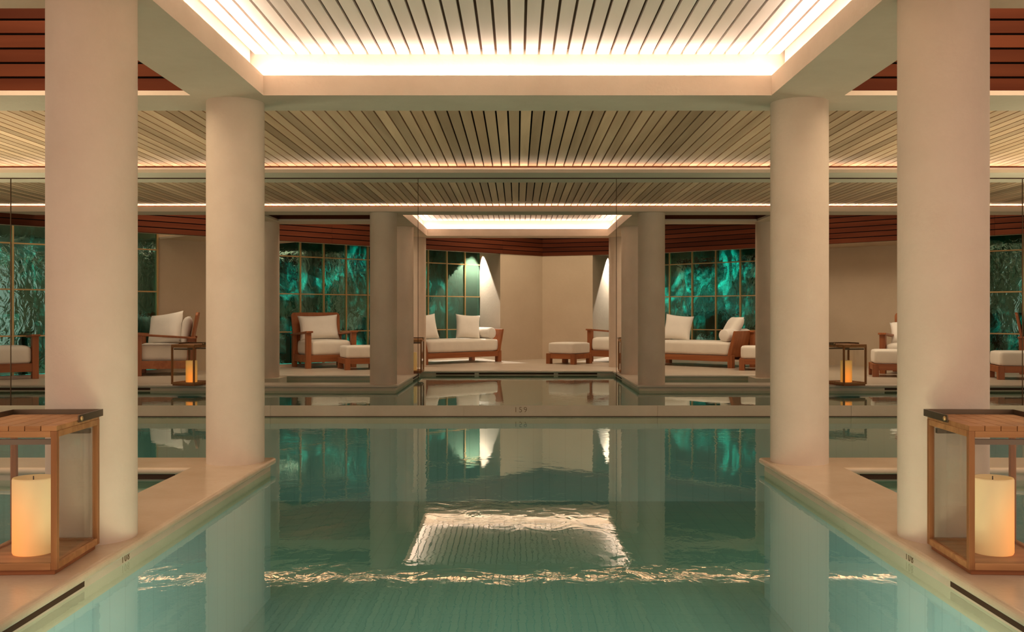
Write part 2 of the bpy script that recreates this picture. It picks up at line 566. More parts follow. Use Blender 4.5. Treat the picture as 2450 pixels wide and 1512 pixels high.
struct(grid_slab('wall_basin_far', lines_x(e), [VCROSS + e, VC_N - e, VC_F + e, VEND + e, 25.0], lambda x, y: dry_far(x, y, e), -1.1, -0.16, 'tile'))
# overflow slots under the coping: solid boxes, recess shade put in as dark colour
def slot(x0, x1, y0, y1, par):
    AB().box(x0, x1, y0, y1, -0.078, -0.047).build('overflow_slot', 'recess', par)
for s in (-1, 1):
    slot(s * (PX + e - 0.004), s * (PX + e + 0.05), 3.06, SLOT, near_w)
    slot(s * 2.30, s * 3.0, CELL_F + e - 0.02, CELL_F + e + 0.02, near_w)
    slot(s * 5.32, s * 8.8, VCROSS + e - 0.004, VCROSS + e + 0.05, far_w)
for (a, b) in ((-1.48, -0.78), (-0.70, 0.66), (0.74, 1.45)):
    slot(a, b, VEND + e - 0.004, VEND + e + 0.05, far_w)
for s in (-1, 1):
    slot(s * (PX + e - 0.004), s * (PX + e + 0.05), 16.85, 17.85, far_w)

pf = AB().box(-XW, XW, 2.5, 26.0, -1.10, -1.0).build('floor_pool', 'tile'); struct(pf)
b = AB(); b.box(-XW - 0.3, -XW, -3.2, 26, -1.1, 0.0); struct(b.build('wall_pool_left', 'tile'))
b = AB(); b.box(XW, XW + 0.3, -3.2, 26, -1.1, 0.0); struct(b.build('wall_pool_right', 'tile'))

# water sheets, one each side of the dividing ledge, cut to the basin outline
def water_sheet(xs, ys, wet):
    b = AB()
    for i in range(len(xs) - 1):
        for j in range(len(ys) - 1):
            if wet((xs[i] + xs[i + 1]) / 2, (ys[j] + ys[j + 1]) / 2):
                b.add([(xs[i], ys[j], WATER), (xs[i + 1], ys[j], WATER), (xs[i + 1], ys[j + 1], WATER), (xs[i], ys[j + 1], WATER)], [(0, 1, 2, 3)])
    return b
w = water_sheet(lines_x(e), [END - e, CELL_N - e, CELL_F + e, CROSS - e, D], lambda x, y: not dry_near(x, y, e)).build('pool_water', 'water')
w['kind'] = 'stuff'
tag(w, 'still green pool water filling the foreground up to the engraved ledge', 'water')
w = water_sheet(lines_x(e), [D + 0.02, VCROSS + e, VC_N - e, VC_F + e, VEND + e], lambda x, y: not dry_far(x, y, e)).build('pool_water', 'water')
w['kind'] = 'stuff'
tag(w, 'mirrored strip of calm pool water beyond the engraved ledge, below the far deck', 'water')

# dividing ledge with its depth figures
ledge = struct(AB().box(-XW, XW, D + 0.006, D + 0.02, -0.16, 0.036).build('wall_pool_ledge', 'poolwall'))
j0 = (1110 - VX) * D / F; jw = 2.094
for k in range(-5, 5):
    x0, x1 = max(-XW, j0 + k * jw), min(XW, j0 + (k + 1) * jw)
    if x1 > x0:
        AB().box(x0 + 0.0015, x1 - 0.0015, D, D + 0.0062, -0.155, 0.037).build('stone_block', 'poolwall', ledge)
struct(AB().box(-XW, XW, D, D + 0.02, -1.05, -0.16).build('wall_basin_ledge', 'tile'))
AB().box(-XW, XW, D - 0.006, D, -0.086, -0.078).build('ledge_groove', 'recess', ledge)

def figures(text, height, parent, loc, rot, squash=1.0):
    cu = bpy.data.curves.new('depth_figures', 'FONT')
    cu.body = text; cu.size = height / 0.70; cu.extrude = 0.0008; cu.space_character = 1.25
    cu.align_x = 'CENTER'; cu.align_y = 'CENTER'; cu.offset = -0.0011
    t = bpy.data.objects.new('tmp', cu); C.objects.link(t)
    bpy.context.view_layer.update()
    me = bpy.data.meshes.new_from_object(t.evaluated_get(bpy.context.evaluated_depsgraph_get()))
    bpy.data.objects.remove(t)
    me.materials.clear(); me.materials.append(M['ink'])
    o = bpy.data.objects.new('depth_figures', me); C.objects.link(o)
    o.location = Vector(loc) * S; o.rotation_euler = rot; o.parent = parent; o.scale = (squash, 1, 1)
    o['label'] = 'engraved dark depth figures'
    return o
figures('159', 0.058 * S, ledge, ((1245.5 - VX) * D / F, D - 0.001, -0.012), (math.pi / 2, 0, 0))
figures('108', 0.036 * S, near_w, (-(PX + e) + 0.002, 4.48, -0.068), (math.pi / 2, 0, math.pi / 2))
figures('108', 0.036 * S, near_w, ((PX + e) - 0.002, 4.48, -0.068), (math.pi / 2, 0, -math.pi / 2))

# vertical joints and head joint of the mirror panels
for px, wd in ((25, 0.008), (1000, 0.005), (1475, 0.005), (2447, 0.006)):
    x = (px - VX) * D / F
    struct(AB().box(x - wd / 2, x + wd / 2, D + 0.002, D + 0.012, 0.037, ZB - 0.012).build('trim_%d' % (1 if px == 25 else 2 if px == 1000 else 3 if px == 1475 else 4), 'recess'))
struct(AB().box(-XW, XW, D + 0.002, D + 0.012, ZB - 0.012, ZB).build('trim_5', 'recess'))

# ------------------------------------------------------------------ columns
COL_LABEL = {
    (0, -1): 'round plaster column on the left coping, nearer the engraved ledge',
    (0, 1): 'round plaster column on the right coping, nearer the engraved ledge',
    (1, -1): 'big round plaster column in the left foreground, behind the wooden lantern',
    (1, 1): 'big round plaster column in the right foreground, behind the wooden lantern',
}
MIRROR_LABEL = {
    (0, -1): 'mirrored shaded round column on the far deck corner, right of the armchair and ottoman',
    (0, 1): 'mirrored shaded round column on the far deck corner, left of the right-hand daybed',
    (1, -1): 'mirrored second round column of the far left row, just behind the shaded corner column',
    (1, 1): 'mirrored second round column of the far right row, just behind the shaded corner column',
    (2, -1): 'innermost mirrored round column beside the left end of the middle daybed',
    (2, 1): 'innermost mirrored round column in front of the armchair beside the small ottoman',
}
def column(x, y, label, z0=0.0):
    b = AB()
    b.lathe(x, y, [(CR, z0), (CR, ZB)], 64, cap=False)
    o = b.build('column', 'stone')
    tag(o, label, 'column', 'round plaster columns')
    return o
for r, y in enumerate(ROWS[:2]):
    for s in (-1, 1):
        column(s * CX, y, COL_LABEL[(r, s)])
for r, y in enumerate(ROWS):
    for s in (-1, 1):
        column(s * CX, mir(y), MIRROR_LABEL[(r, s)])
for s, lab in ((-1, 'slim far column on a low plinth, just right of the left ledge-side column'),
               (1, 'slim far column on a low plinth, just left of the right ledge-side column')):
    c = column(s * 4.05, 16.1, lab, 0.0)
    AB().box(s * 4.05 - 0.26, s * 4.05 + 0.26, 15.84, 16.36, -1.05, 0.0).build('plinth', 'poolwall', c)
for s in (-1, 1):
    c = column(s * CX, ROWS[2], 'round plaster column outside the picture to the %s of the camera' % ('left' if s < 0 else 'right'))

# ------------------------------------------------------------------ beams, coves and ceilings
def beam(name='ceiling_beam'):
    return AB()

def cross_beam(y_tray, y_flat, near):
    """y_tray: side of the lit tray, y_flat: side towards the dividing line"""
    sg = 1 if y_flat > y_tray else -1
    b = AB()
    b.box(-XW, XW, y_tray, y_flat, ZB, ZB + 0.02)                                # soffit
    b.box(-TX, TX, y_tray, y_tray + sg * 0.014, ZB + 0.02, 2.635)                # tray lip
    b.box(-XW, XW, y_flat, y_flat - sg * 0.014, ZB + 0.02, 2.572)                # slat-side lip
    b.box(-XW, XW, y_tray + sg * 0.09, y_tray + sg * 0.27, ZB + 0.02, 3.0)       # core
    for s in (-1, 1):
        b.box(s * BX, s * XW, y_tray, y_tray + sg * 0.014, ZB + 0.02, ZB + 0.032)
    o = b.build('ceiling_cross_beam', 'stone'); struct(o)
    # led strips lying in the two troughs
    AB().box(-TX - 0.06, TX + 0.06, y_tray + sg * 0.03, y_tray + sg * 0.07, 2.612, 2.628).build('light_strip', 'led', o)
    AB().box(-XW, XW, y_flat - sg * 0.05, y_flat - sg * 0.10, 2.556, 2.566).build('light_strip', 'led_mid', o)
    return o

def back_beam(y_tray, y_out):
    sg = 1 if y_out > y_tray else -1
    b = AB()
    b.box(-BX, BX, y_tray, y_out, ZB, ZB + 0.02)
    b.box(-TX, TX, y_tray, y_tray + sg * 0.014, ZB + 0.02, 2.635)
    b.box(-BX, BX, y_tray + sg * 0.09, y_out, ZB + 0.02, 3.0)
    o = b.build('ceiling_back_beam', 'stone'); struct(o)
    AB().box(-TX - 0.06, TX + 0.06, y_tray + sg * 0.03, y_tray + sg * 0.07, 2.612, 2.628).build('light_strip', 'led', o)
    return o

def tray(y0, y1):
    """long beams each side and the boarded ceiling between them"""
    for s in (-1, 1):
        b = AB()
        b.box(s * TX, s * BX, y0, y1, ZB, ZB + 0.02)
        b.box(s * TX, s * (TX + 0.014), y0, y1, ZB + 0.02, 2.635)
        b.box(s * (TX + 0.09), s * BX, y0, y1, ZB + 0.02, 3.0)
        o = b.build('ceiling_long_beam', 'stone'); struct(o)
        AB().box(s * (TX + 0.03), s * (TX + 0.07), y0 + 0.05, y1 - 0.05, 2.612, 2.628).build('light_strip', 'led', o)
    t = struct(AB().box(-TX - 0.1, TX + 0.1, y0 - 0.1, y1 + 0.1, 2.835, 2.85).build('ceiling_tray', 'tray_back'))
    pitch = 0.0972; n = 37; L = (y1 - y0 + 0.18)
    me = unit_box_mesh('ceiling_board', 0.0802 * S, L * S, 0.022 * S, 'tray')
    for k in range(n):
        x = (k - (n - 1) / 2) * pitch
        inst_box('ceiling_board', me, (x * S, (y0 + y1) / 2 * S, 2.811 * S), t)
    # crossing battens above the boards, seen through the joints
    return t

cross_beam(6.70, 7.21, True)
cross_beam(mir(6.70), mir(7.21), False)
back_beam(2.69, 2.18)
back_beam(mir(2.69), mir(2.18))
tray(2.69, 6.70)
tray(mir(6.70), mir(2.69))

def slat_ceiling(name, y0, y1, halfx):
    t = struct(AB().box(-XW, XW, y0, y1, 2.672, 2.69).build(name, 'dark'))
    pitch = 0.0945; n = int(2 * halfx / pitch)
    me = unit_box_mesh('ceiling_slat', 0.0805 * S, (y1 - y0) * S, 0.022 * S, 'slat')
    for k in range(n):
        x = (k - (n - 1) / 2) * pitch + 0.02
        inst_box('ceiling_slat', me, (x * S, (y0 + y1) / 2 * S, 2.612 * S), t)
    return t
ca = slat_ceiling('ceiling_slatted_near', 7.02, 10.62, 5.9)
cb = slat_ceiling('ceiling_slatted_far', 10.92, 14.53, 7.6)
for par, ys in ((ca, (10.60, 10.62)), (cb, (14.50, 14.53))):
    AB().box(-XW, XW, ys[0], ys[1], 2.588, 2.601).build('end_batten', 'red', par)

# header over the dividing line with a light trough each side
b = AB()
b.box(-XW, XW, 10.38, mir(10.38), ZB, ZB + 0.012)
b.box(-XW, XW, 10.38, 10.394, ZB + 0.012, 2.535)
b.box(-XW, XW, mir(10.394), mir(10.38), ZB + 0.012, 2.535)
b.box(-XW, XW, 10.66, mir(10.66), ZB + 0.012, 2.70)
hd = struct(b.build('ceiling_header', 'stone'))
for y in (10.52, mir(10.52)):
    AB().box(-XW, XW, y - 0.02, y + 0.02, ZB + 0.018, ZB + 0.028).build('light_strip', 'led_low', hd)

# side beams near the camera and over the far side pools
for s in (-1, 1):
    b = AB(); b.box(s * BX, s * XW, 4.28, 4.79, ZB, 3.35)
    struct(b.build('ceiling_side_beam', 'stone'))
    b = AB()
    b.box(s * BX, s * 3.80, 15.80, 16.38, ZB, ZB + 0.03); b.box(s * BX, s * 3.80, 15.83, 16.38, ZB + 0.03, 3.3)
    b.box(s * 3.80, s * 4.30, 14.84, 16.38, ZB, ZB + 0.03); b.box(s * 3.83, s * 4.30, 14.84, 16.38, ZB + 0.03, 3.3)
    struct(b.build('ceiling_outer_beam', 'stone'))

# boarded upstands of the side coffers, board by board
PB = 0.0976
def fascia(name, p0, p1, z0, n, off, mat='red', split=None):
    """horizontal boards between plan points p0 and p1; off = plan vector towards the viewer"""
    P0 = Vector((p0[0], p0[1], 0)) * S; P1 = Vector((p1[0], p1[1], 0)) * S
    d = P1 - P0; L = d.length; ang = math.atan2(d.y, d.x)
    ov = Vector((off[0], off[1], 0)).normalized()
    root = empty(name, (0, 0, 0)); struct(root)
    bk = MB(); q = [P0 - ov * 0.002, P1 - ov * 0.002, P1 - ov * 0.03, P0 - ov * 0.03]
    bk.quadbox([(a.x, a.y) for a in q], z0 * S, (z0 + n * PB) * S).build('backing', 'dark', root)
    parts = split or [0.0, 1.0]
    for j in range(len(parts) - 1):
        l0, l1 = parts[j] * L, parts[j + 1] * L
        me = unit_box_mesh('board', l1 - l0 - 0.003, 0.016, 0.0825 * S, mat)
        for k in range(n):
            c = P0 + d * ((parts[j] + parts[j + 1]) / 2) + ov * 0.008
            o = inst_box('board', me, (c.x, c.y, (z0 + (k + 0.5) * PB - 0.005) * S), root)
            o.rotation_euler = (0, 0, ang)
    return root
for i, s in enumerate((-1, 1)):
    side = 'left' if s < 0 else 'right'
    fascia('ceiling_fascia_near_%s' % side, (s * BX, 6.735), (s * 7.0, 6.735), 2.532, 8, (0, -1))
    fascia('ceiling_fascia_far_%s' % side, (s * BX, 15.82), (s * 3.80, 15.82), 2.532, 7, (0, -1))
    fascia('ceiling_fascia_side_%s' % side, (s * 3.82, 14.86), (s * 3.82, 15.8), 2.532, 7, (-s, 0))
struct(AB().box(-XW, XW, 2.2, 26.0, 3.40, 3.45).build('ceiling', 'red'))

# ------------------------------------------------------------------ far walls with their window alcoves
ZF = 2.338                      # lower edge of the boarded band over the walls
ZTOP = 3.4
class Wall:
    def __init__(self, origin, end):
        self.o = Vector(origin); d = Vector(end) - Vector(origin)
        self.L = d.length; self.u = d.normalized()
        n = Vector((-self.u.y, self.u.x))
        if n.y < 0: n = -n
        self.n = n                # away from the room
    def p(self, s, t):
        q = self.o + self.u * s + self.n * t
        return (q.x, q.y)
    def s_at(self, px, t):
        k = (px - VX) / F
        q = self.o + self.n * t
        # q.x + s u.x = k (q.y + s u.y)
        return (k * q.y - q.x) / (self.u.x - k * self.u.y)
    def box(self, b, s0, s1, t0, t1, z0, z1):
        P = [self.p(s0, t0), self.p(s1, t0), self.p(s1, t1), self.p(s0, t1)]
        a = sum(P[i][0] * P[(i + 1) % 4][1] - P[(i + 1) % 4][0] * P[i][1] for i in range(4))
        if a < 0: P = P[::-1]
        b.quadbox(P, z0, z1)
COR = (0.57, 22.70)
KNK = (2.60, 21.3 - 0.99 * (2.60 - 3.24))
WL = Wall(COR, (-10.5, 22.70 + 1.01 * (-10.5 - 0.57)))
WR = Wall(KNK, (10.5, 21.3 - 0.99 * (10.5 - 3.24)))
WM = Wall(COR, KNK)
REC = 1.20

def free_box(b, P, z0, z1):
    a = sum(P[i][0] * P[(i + 1) % 4][1] - P[(i + 1) % 4][0] * P[i][1] for i in range(4))
    b.quadbox(P if a > 0 else P[::-1], z0, z1)

def alcove_window(num, W, s0, s1, pitch, first=0.0):
    root = empty('window_%d' % num); struct(root)
    t = REC
    zs = [0.05, 0.674, 1.414, 2.146, 2.56]
    bars = [s0 + 0.02]
    s = s0 + first if first else s0 + pitch
    while s < s1 - 0.12:
        bars.append(s); s += pitch
    bars.append(s1 - 0.02)
    # panes
    for i in range(len(bars) - 1):
        for j in range(len(zs) - 1):
            b = AB(); W.box(b, bars[i] + 0.013, bars[i + 1] - 0.013, t, t + 0.008, zs[j] + 0.012, zs[j + 1] - 0.012)
            b.build('glass_pane', 'green', root)
    for s in bars:
        b = AB(); W.box(b, s - 0.014, s + 0.014, t - 0.03, t + 0.02, zs[0], zs[-1]); b.build('mullion', 'brass', root)
    for z in zs[1:-1]:
        b = AB(); W.box(b, s0, s1, t - 0.022, t + 0.016, z - 0.011, z + 0.011); b.build('glazing_bar', 'brass', root)
    b = AB(); W.box(b, s0, s1, t - 0.05, t + 0.1, -0.01, 0.05); b.build('sill', 'stone', root)
    b = AB(); W.box(b, s0, s1, t - 0.04, t + 0.02, zs[-1] - 0.012, zs[-1] + 0.012); b.build('head_bar', 'brass', root)
    # wet rock garden face behind the glass
    n1 = max(8, int((s1 - s0) * 14)); n2 = 46
    v = []; f = []
    ox = num * 13.7
    for i in range(n1 + 1):
        ss = s0 - 0.6 + (s1 - s0 + 1.2) * i / n1
        for j in range(n2 + 1):
            z = -0.1 + 2.8 * j / n2
            h = noise.fractal(Vector((ss * 1.1 + ox, z * 0.8, 3.1)), 1.0, 2.1, 6) * 0.32
            x, y = W.p(ss, t + 1.15 + h)
            v.append((x, y, z))
    for i in range(n1):
        for j in range(n2):
            a = i * (n2 + 1) + j
            f.append((a, a + 1, a + n2 + 2, a + n2 + 1))
    b = AB(); b.add(v, f); b.build('rock_face', 'rock', root)
    # closing cheeks and lid of the light well
    b = AB()
    W.box(b, s0 - 0.75, s0 - 0.6, t + 0.16, t + 2.0, -0.1, 3.0); W.box(b, s1 + 0.6, s1 + 0.75, t + 0.16, t + 2.0, -0.1, 3.0)
    W.box(b, s0 - 0.75, s1 + 0.75, t + 0.16, t + 2.0, 2.72, 2.8); W.box(b, s0 - 0.75, s1 + 0.75, t + 0.05, t + 2.0, -0.1, -0.02)
    b.build('light_well', 'dark', root)
    # garden lamps at the head of the well
    L = s1 - s0
    k = max(2, int(L / 0.9))
    for i in range(k):
        ss = s0 + L * (i + 0.5) / k
        x, y = W.p(ss, t + 0.40); x2, y2 = W.p(ss + 0.25, t + 1.1)
        spot_lamp('garden_lamp', (x, y, 2.62), (x2, y2, 0.6 + 0.7 * ((i * 37) % 3)), TEAL * (0.6 + 0.8 * ((i * 53 + num * 17) % 5) / 4), 75, 0.8, (0.08, 0.95, 0.80), 0.04)
    return root, bars

sB0 = WL.s_at(1153, REC); sB1 = WL.s_at(632, REC)
sA0 = WL.s_at(378, REC); sA1 = 12.6
kC0 = WR.s_at(1456, REC); sC1 = WR.s_at(1880, REC)
sD0 = WR.s_at(2360, REC); sD1 = 11.4
BACK = REC + 0.16
# left wall: pier by the corner with a splayed cheek, wall panel between the windows, boxed-out band above
b = AB()
fB = WL.s_at(1197, 0)
free_box(b, [WL.p(0, 0), WL.p(fB, 0), WL.p(sB0, BACK), WL.p(0, BACK)], -0.05, ZF + 0.004)
free_box(b, [WL.p(0, 0.05), WL.p(fB, 0.05), WL.p(sB0, BACK), WL.p(0, BACK)], ZF + 0.004, ZTOP)
WL.box(b, sB1, sA0, REC, BACK, -0.05, ZTOP)
WL.box(b, sB1 - 0.02, sA0 - 0.02, 0.03, REC, ZF, ZF + 0.03)
WL.box(b, fB, 15.5, 0.05, 0.22, ZF + 0.005, ZTOP)
wl = struct(b.build('wall_left', 'wall'))
# right wall
b = AB()
WR.box(b, sC1, sD0, REC, BACK, -0.05, ZTOP)
WR.box(b, sC1 + 0.02, sD0 - 0.02, 0.03, REC, ZF, ZF + 0.03)
WR.box(b, 0.0, 12.0, 0.05, 0.22, ZF + 0.005, ZTOP)
wr = struct(b.build('wall_right', 'wall'))
b = AB()
fM = WM.s_at(1418, 0)
free_box(b, [WM.p(0, 0), WM.p(fM, 0), WR.p(kC0, BACK), WM.p(0, BACK)], -0.05, ZF + 0.004)
free_box(b, [WM.p(0, 0.05), WM.p(fM, 0.05), WR.p(kC0, BACK), WM.p(0, BACK)], ZF + 0.004, ZTOP)
WM.box(b, fM, WM.L, 0.05, 0.22, ZF + 0.005, ZTOP)
wm = struct(b.build('wall_middle', 'wall'))
pB = (WL.s_at(1068, REC) - sB0) / 2
alcove_window(1, WL, sA0, sA1, 0.60)
alcove_window(2, WL, sB0, sB1, pB)
alcove_window(3, WR, kC0, sC1, 0.62, WR.s_at(1603, REC) - kC0 - 0.62 * math.floor((WR.s_at(1603, REC) - kC0) / 0.62))
alcove_window(4, WR, sD0, sD1, 0.62)
fascia('wall_fascia_left', WL.p(-0.014, 0), WL.p(14.4, 0), ZF, 10, (-WL.n.x, -WL.n.y), split=[0, 0.09, 0.4, 0.7, 1])
fascia('wall_fascia_middle', WM.p(-0.014, 0), WM.p(WM.L + 0.01, 0), ZF, 10, (-WM.n.x, -WM.n.y))
fascia('wall_fascia_right', WR.p(0, 0), WR.p(10.8, 0), ZF, 10, (-WR.n.x, -WR.n.y), split=[0, 0.35, 0.7, 1])
# downlights grazing the alcove cheeks
def cheek_light(A, B, side):
    A = Vector(A); B = Vector(B); n = Vector((-(B - A).y, (B - A).x)).normalized() * side
    p = A.lerp(B, 0.78) + n * 0.17; q = A.lerp(B, 0.50) + n * 0.02
    spot_lamp('alcove_downlight', (p.x, p.y, 2.54), (q.x, q.y, 0.3), DOWN, 66, 0.15, (1.0, 0.93, 0.84))
cheek_light(WL.p(fB, 0), WL.p(sB0, BACK), 1)
cheek_light(WM.p(fM, 0), WR.p(kC0, BACK), -1)

for s_, nm in ((-1, 'wall_blocker_left'), (1, 'wall_blocker_right')):  # unseen walls added to keep surrounding light out of the window reflections
    struct(AB().box(s_ * XW, s_ * (XW + 0.2), 6.7, 24.0, 0.0, ZTOP).build(nm, 'wall'))

# ------------------------------------------------------------------ furniture builders (metres, front faces -y)
def soft_box(sx, sy, z0, z1, r=0.06, puff=0.012, n=10):
    """cushion: rounded box with a slightly domed top"""
    b = MB()
    bm = bmesh.new()
    bmesh.ops.create_cube(bm, size=1.0)
    bmesh.ops.subdivide_edges(bm, edges=bm.edges, cuts=n, use_grid_fill=True)
    hz = (z1 - z0) / 2; hx = sx / 2; hy = sy / 2
    for v in bm.verts:
        p = Vector((v.co.x * 2 * hx, v.co.y * 2 * hy, v.co.z * 2 * hz))
        c = Vector((max(-hx + r, min(hx - r, p.x)), max(-hy + r, min(hy - r, p.y)), max(-hz + r, min(hz - r, p.z))))
        d = p - c
        if d.length > 1e-6:
            # spread samples over the corner
            d = d.normalized() * r
        p = c + d
        u, w = p.x / hx, p.y / hy
        dome = (1 - u * u) * (1 - w * w)
        p.z += puff * dome * (1 if p.z > 0 else 0)
        k = 1 - (p.z / hz) ** 2
        p.x += puff * 0.6 * k * (1 if u > 0 else -1) * abs(u); p.y += puff * 0.6 * k * (1 if w > 0 else -1) * abs(w)
        v.co = p + Vector((0, 0, (z0 + z1) / 2))
    me = bpy.data.meshes.new('cushion'); bm.to_mesh(me); bm.free()
    for p in me.polygons: p.use_smooth = True
    return me

def pillow_mesh(w, h, t, seed=0, sag=0.0):
    """upright pillow in the xz plane, pinched corners, standing on z=0"""
    n = 18; v = []; f = []
    rnd = random.Random(seed)
    ph = [rnd.uniform(0, 6.28) for _ in range(4)]
    for side in (1, -1):
        for i in range(n + 1):
            for j in range(n + 1):
                a = -1 + 2 * i / n; c = -1 + 2 * j / n
                th = (max(0.0, 1 - a ** 4) ** 0.55) * (max(0.0, 1 - c ** 4) ** 0.55)
                kx = 1 - 0.07 * (1 - a * a) * 0 - 0.075 * (1 - c * c) * abs(a)
                kz = 1 - 0.075 * (1 - a * a) * abs(c)
                wob = 0.05 * math.sin(3.1 * a + ph[0]) * math.sin(2.7 * c + ph[1])
                x = a * w / 2 * kx; z = c * h / 2 * kz + h / 2
                z -= sag * (1 - a * a) * (c + 1) / 2
                yy = side * t / 2 * th * (1 + wob)
                v.append((x, yy, z))
    m = (n + 1) ** 2
    for s in (0, 1):
        for i in range(n):
            for j in range(n):
                a = s * m + i * (n + 1) + j
                q = (a, a + n + 1, a + n + 2, a + 1)
                f.append(q if s else q[::-1])
    me = bpy.data.meshes.new('pillow'); me.from_pydata(v, [], f)
    bm = bmesh.new(); bm.from_mesh(me)
    bmesh.ops.remove_doubles(bm, verts=bm.verts, dist=0.0005)
    bmesh.ops.recalc_face_normals(bm, faces=bm.faces)
    bm.to_mesh(me); bm.free()
    for p in me.polygons: p.use_smooth = True
    me.materials.append(M['pillow'])
    return me

def put_mesh(name, me, mat, parent):
    me.materials.clear(); me.materials.append(M[mat])
    return link(name, me, parent)

CW, CD = 0.86, 0.86             # armchair
def make_armchair():
    r = empty('armchair')
    hw, hd = CW / 2, CD / 2
    for s in (-1, 1):
        b = MB(); b.box(s * hw, s * (hw - 0.085), -hd, -hd + 0.085, 0, 0.585); b.build('leg', 'teak', r, 0.006)
        b = MB()
        x0, x1 = sorted((s * hw, s * (hw - 0.07)))
        b.hexa([(x0, hd - 0.16, 0), (x1, hd - 0.16, 0), (x1, hd - 0.06, 0), (x0, hd - 0.06, 0)],
               [(x0, hd - 0.15, 0.56), (x1, hd - 0.15, 0.56), (x1, hd - 0.05, 0.56), (x0, hd - 0.05, 0.56)])
        b.build('leg', 'teak', r, 0.006)
        b = MB()
        xa, xb = sorted((s * (hw + 0.012), s * (hw - 0.105)))
        b.hexa([(xa, -hd - 0.03, 0.583), (xb, -hd - 0.03, 0.583), (xb, hd - 0.04, 0.525), (xa, hd - 0.04, 0.525)],
               [(xa, -hd - 0.03, 0.613), (xb, -hd - 0.03, 0.613), (xb, hd - 0.04, 0.555), (xa, hd - 0.04, 0.555)])
        b.build('armrest', 'teak', r, 0.006)
        b = MB(); b.box(s * (hw - 0.012), s * (hw - 0.05), -hd + 0.07, hd - 0.10, 0.10, 0.215); b.build('side_rail', 'teak_h', r, 0.004)
    b = MB(); b.box(-hw + 0.08, hw - 0.08, -hd + 0.01, -hd + 0.05, 0.10, 0.215); b.build('front_rail', 'teak_h', r, 0.004)
    b = MB(); b.box(-hw + 0.06, hw - 0.06, hd - 0.12, hd - 0.08, 0.10, 0.215); b.build('rear_rail', 'teak_h', r, 0.004)
    # raked back panel with rounded shoulders
    pts = []; R = 0.06; z0, z1 = 0.20, 0.915
    for (cx, cz, a0) in ((hw - R, z1 - R, 0), (-hw + R, z1 - R, 90)):
        for k in range(7):
            a = math.radians(a0 + 15 * k); pts.append((cx + R * math.cos(a), cz + R * math.sin(a)))
    pts += [(-hw + 0.03, z0), (hw - 0.03, z0)]
    def yb(z, t): return hd - 0.17 + t + (z - 0.2) * 0.19
    n = len(pts)
    v = [(x, yb(z, 0), z) for x, z in pts] + [(x, yb(z, 0.035), z) for x, z in pts]
    f = [list(range(n)), [n + i for i in range(n)][::-1]] + [[i, n + i, n + (i + 1) % n, (i + 1) % n] for i in range(n)]
    b = MB(); b.add(v, f); b.build('backrest', 'teak', r, 0.004)
    put_mesh('seat_cushion', soft_box(CW - 0.17, CD - 0.12, 0.20, 0.455, 0.055), 'fabric', r).location = (0, -0.035, 0)
    return r

OW = 0.60
def make_ottoman():
    r = empty('ottoman'); h = OW / 2
    for sx in (-1, 1):
        for sy in (-1, 1):
            b = MB(); b.box(sx * h, sx * (h - 0.085), sy * h, sy * (h - 0.085), 0, 0.185); b.build('leg', 'teak', r, 0.005)
    for s in (-1, 1):
        b = MB(); b.box(-h + 0.08, h - 0.08, s * (h - 0.01), s * (h - 0.05), 0.095, 0.183); b.build('rail', 'teak_h', r, 0.004)
        b = MB(); b.box(s * (h - 0.01), s * (h - 0.05), -h + 0.08, h - 0.08, 0.095, 0.183); b.build('rail', 'teak_h', r, 0.004)
    put_mesh('seat_cushion', soft_box(OW - 0.06, OW - 0.06, 0.183, 0.38, 0.028, 0.008), 'fabric', r)
    return r

DL, DW = 1.85, 0.82
def make_daybed():
    r = empty('daybed'); hx, hy = DL / 2, DW / 2
    for sx in (-1, 1):
        for sy in (-1, 1):
            b = MB(); b.box(sx * hx, sx * (hx - 0.09), sy * hy, sy * (hy - 0.085), 0, 0.21); b.build('leg', 'teak', r, 0.005)
        # raked end board
        prof = [(0.0, 0.18), (0.015, 0.30), (0.05, 0.45), (0.085, 0.61)]
        v = []; f = []
        for (o, z) in prof:
            th = 0.075 - 0.035 * (z - 0.18) / 0.43
            for (dx, yy) in ((0, -hy), (-th, -hy), (-th, hy), (0, hy)):
                v.append((sx * (hx - 0.02 + o + dx), yy, z))
        for k in range(len(prof) - 1):
            a = k * 4
            for i in range(4):
                j = (i + 1) % 4
                f.append((a + i, a + j, a + 4 + j, a + 4 + i))
        f.append((0, 1, 2, 3)); f.append((12, 13, 14, 15))
        b = MB(); b.add(v, f); b.build('end_board', 'teak', r, 0.008, 3)
    for s in (-1, 1):
        b = MB(); b.box(-hx + 0.08, hx - 0.08, s * (hy - 0.005), s * (hy - 0.045), 0.105, 0.20); b.build('long_rail', 'teak_h', r, 0.004)
    put_mesh('mattress', soft_box(DL - 0.13, DW - 0.03, 0.20, 0.43, 0.05, 0.008, 14), 'fabric', r)
    return r

def bolster_mesh(L, R):
    b = MB(); n = 28
    prof = [(0.001, -L / 2), (R * 0.8, -L / 2), (R * 0.95, -L / 2 + 0.008), (R, -L / 2 + 0.03), (R * 1.015, 0), (R, L / 2 - 0.03), (R * 0.95, L / 2 - 0.008), (R * 0.8, L / 2), (0.001, L / 2)]
    b.lathe(0, 0, prof, n, cap=False)
    me = b.mesh('bolster')
    me.transform(Matrix.Rotation(math.pi / 2, 4, 'X'))
    me.transform(Matrix.Translation((0, 0, R)))
    me.materials.append(M['pillow'])
    return me

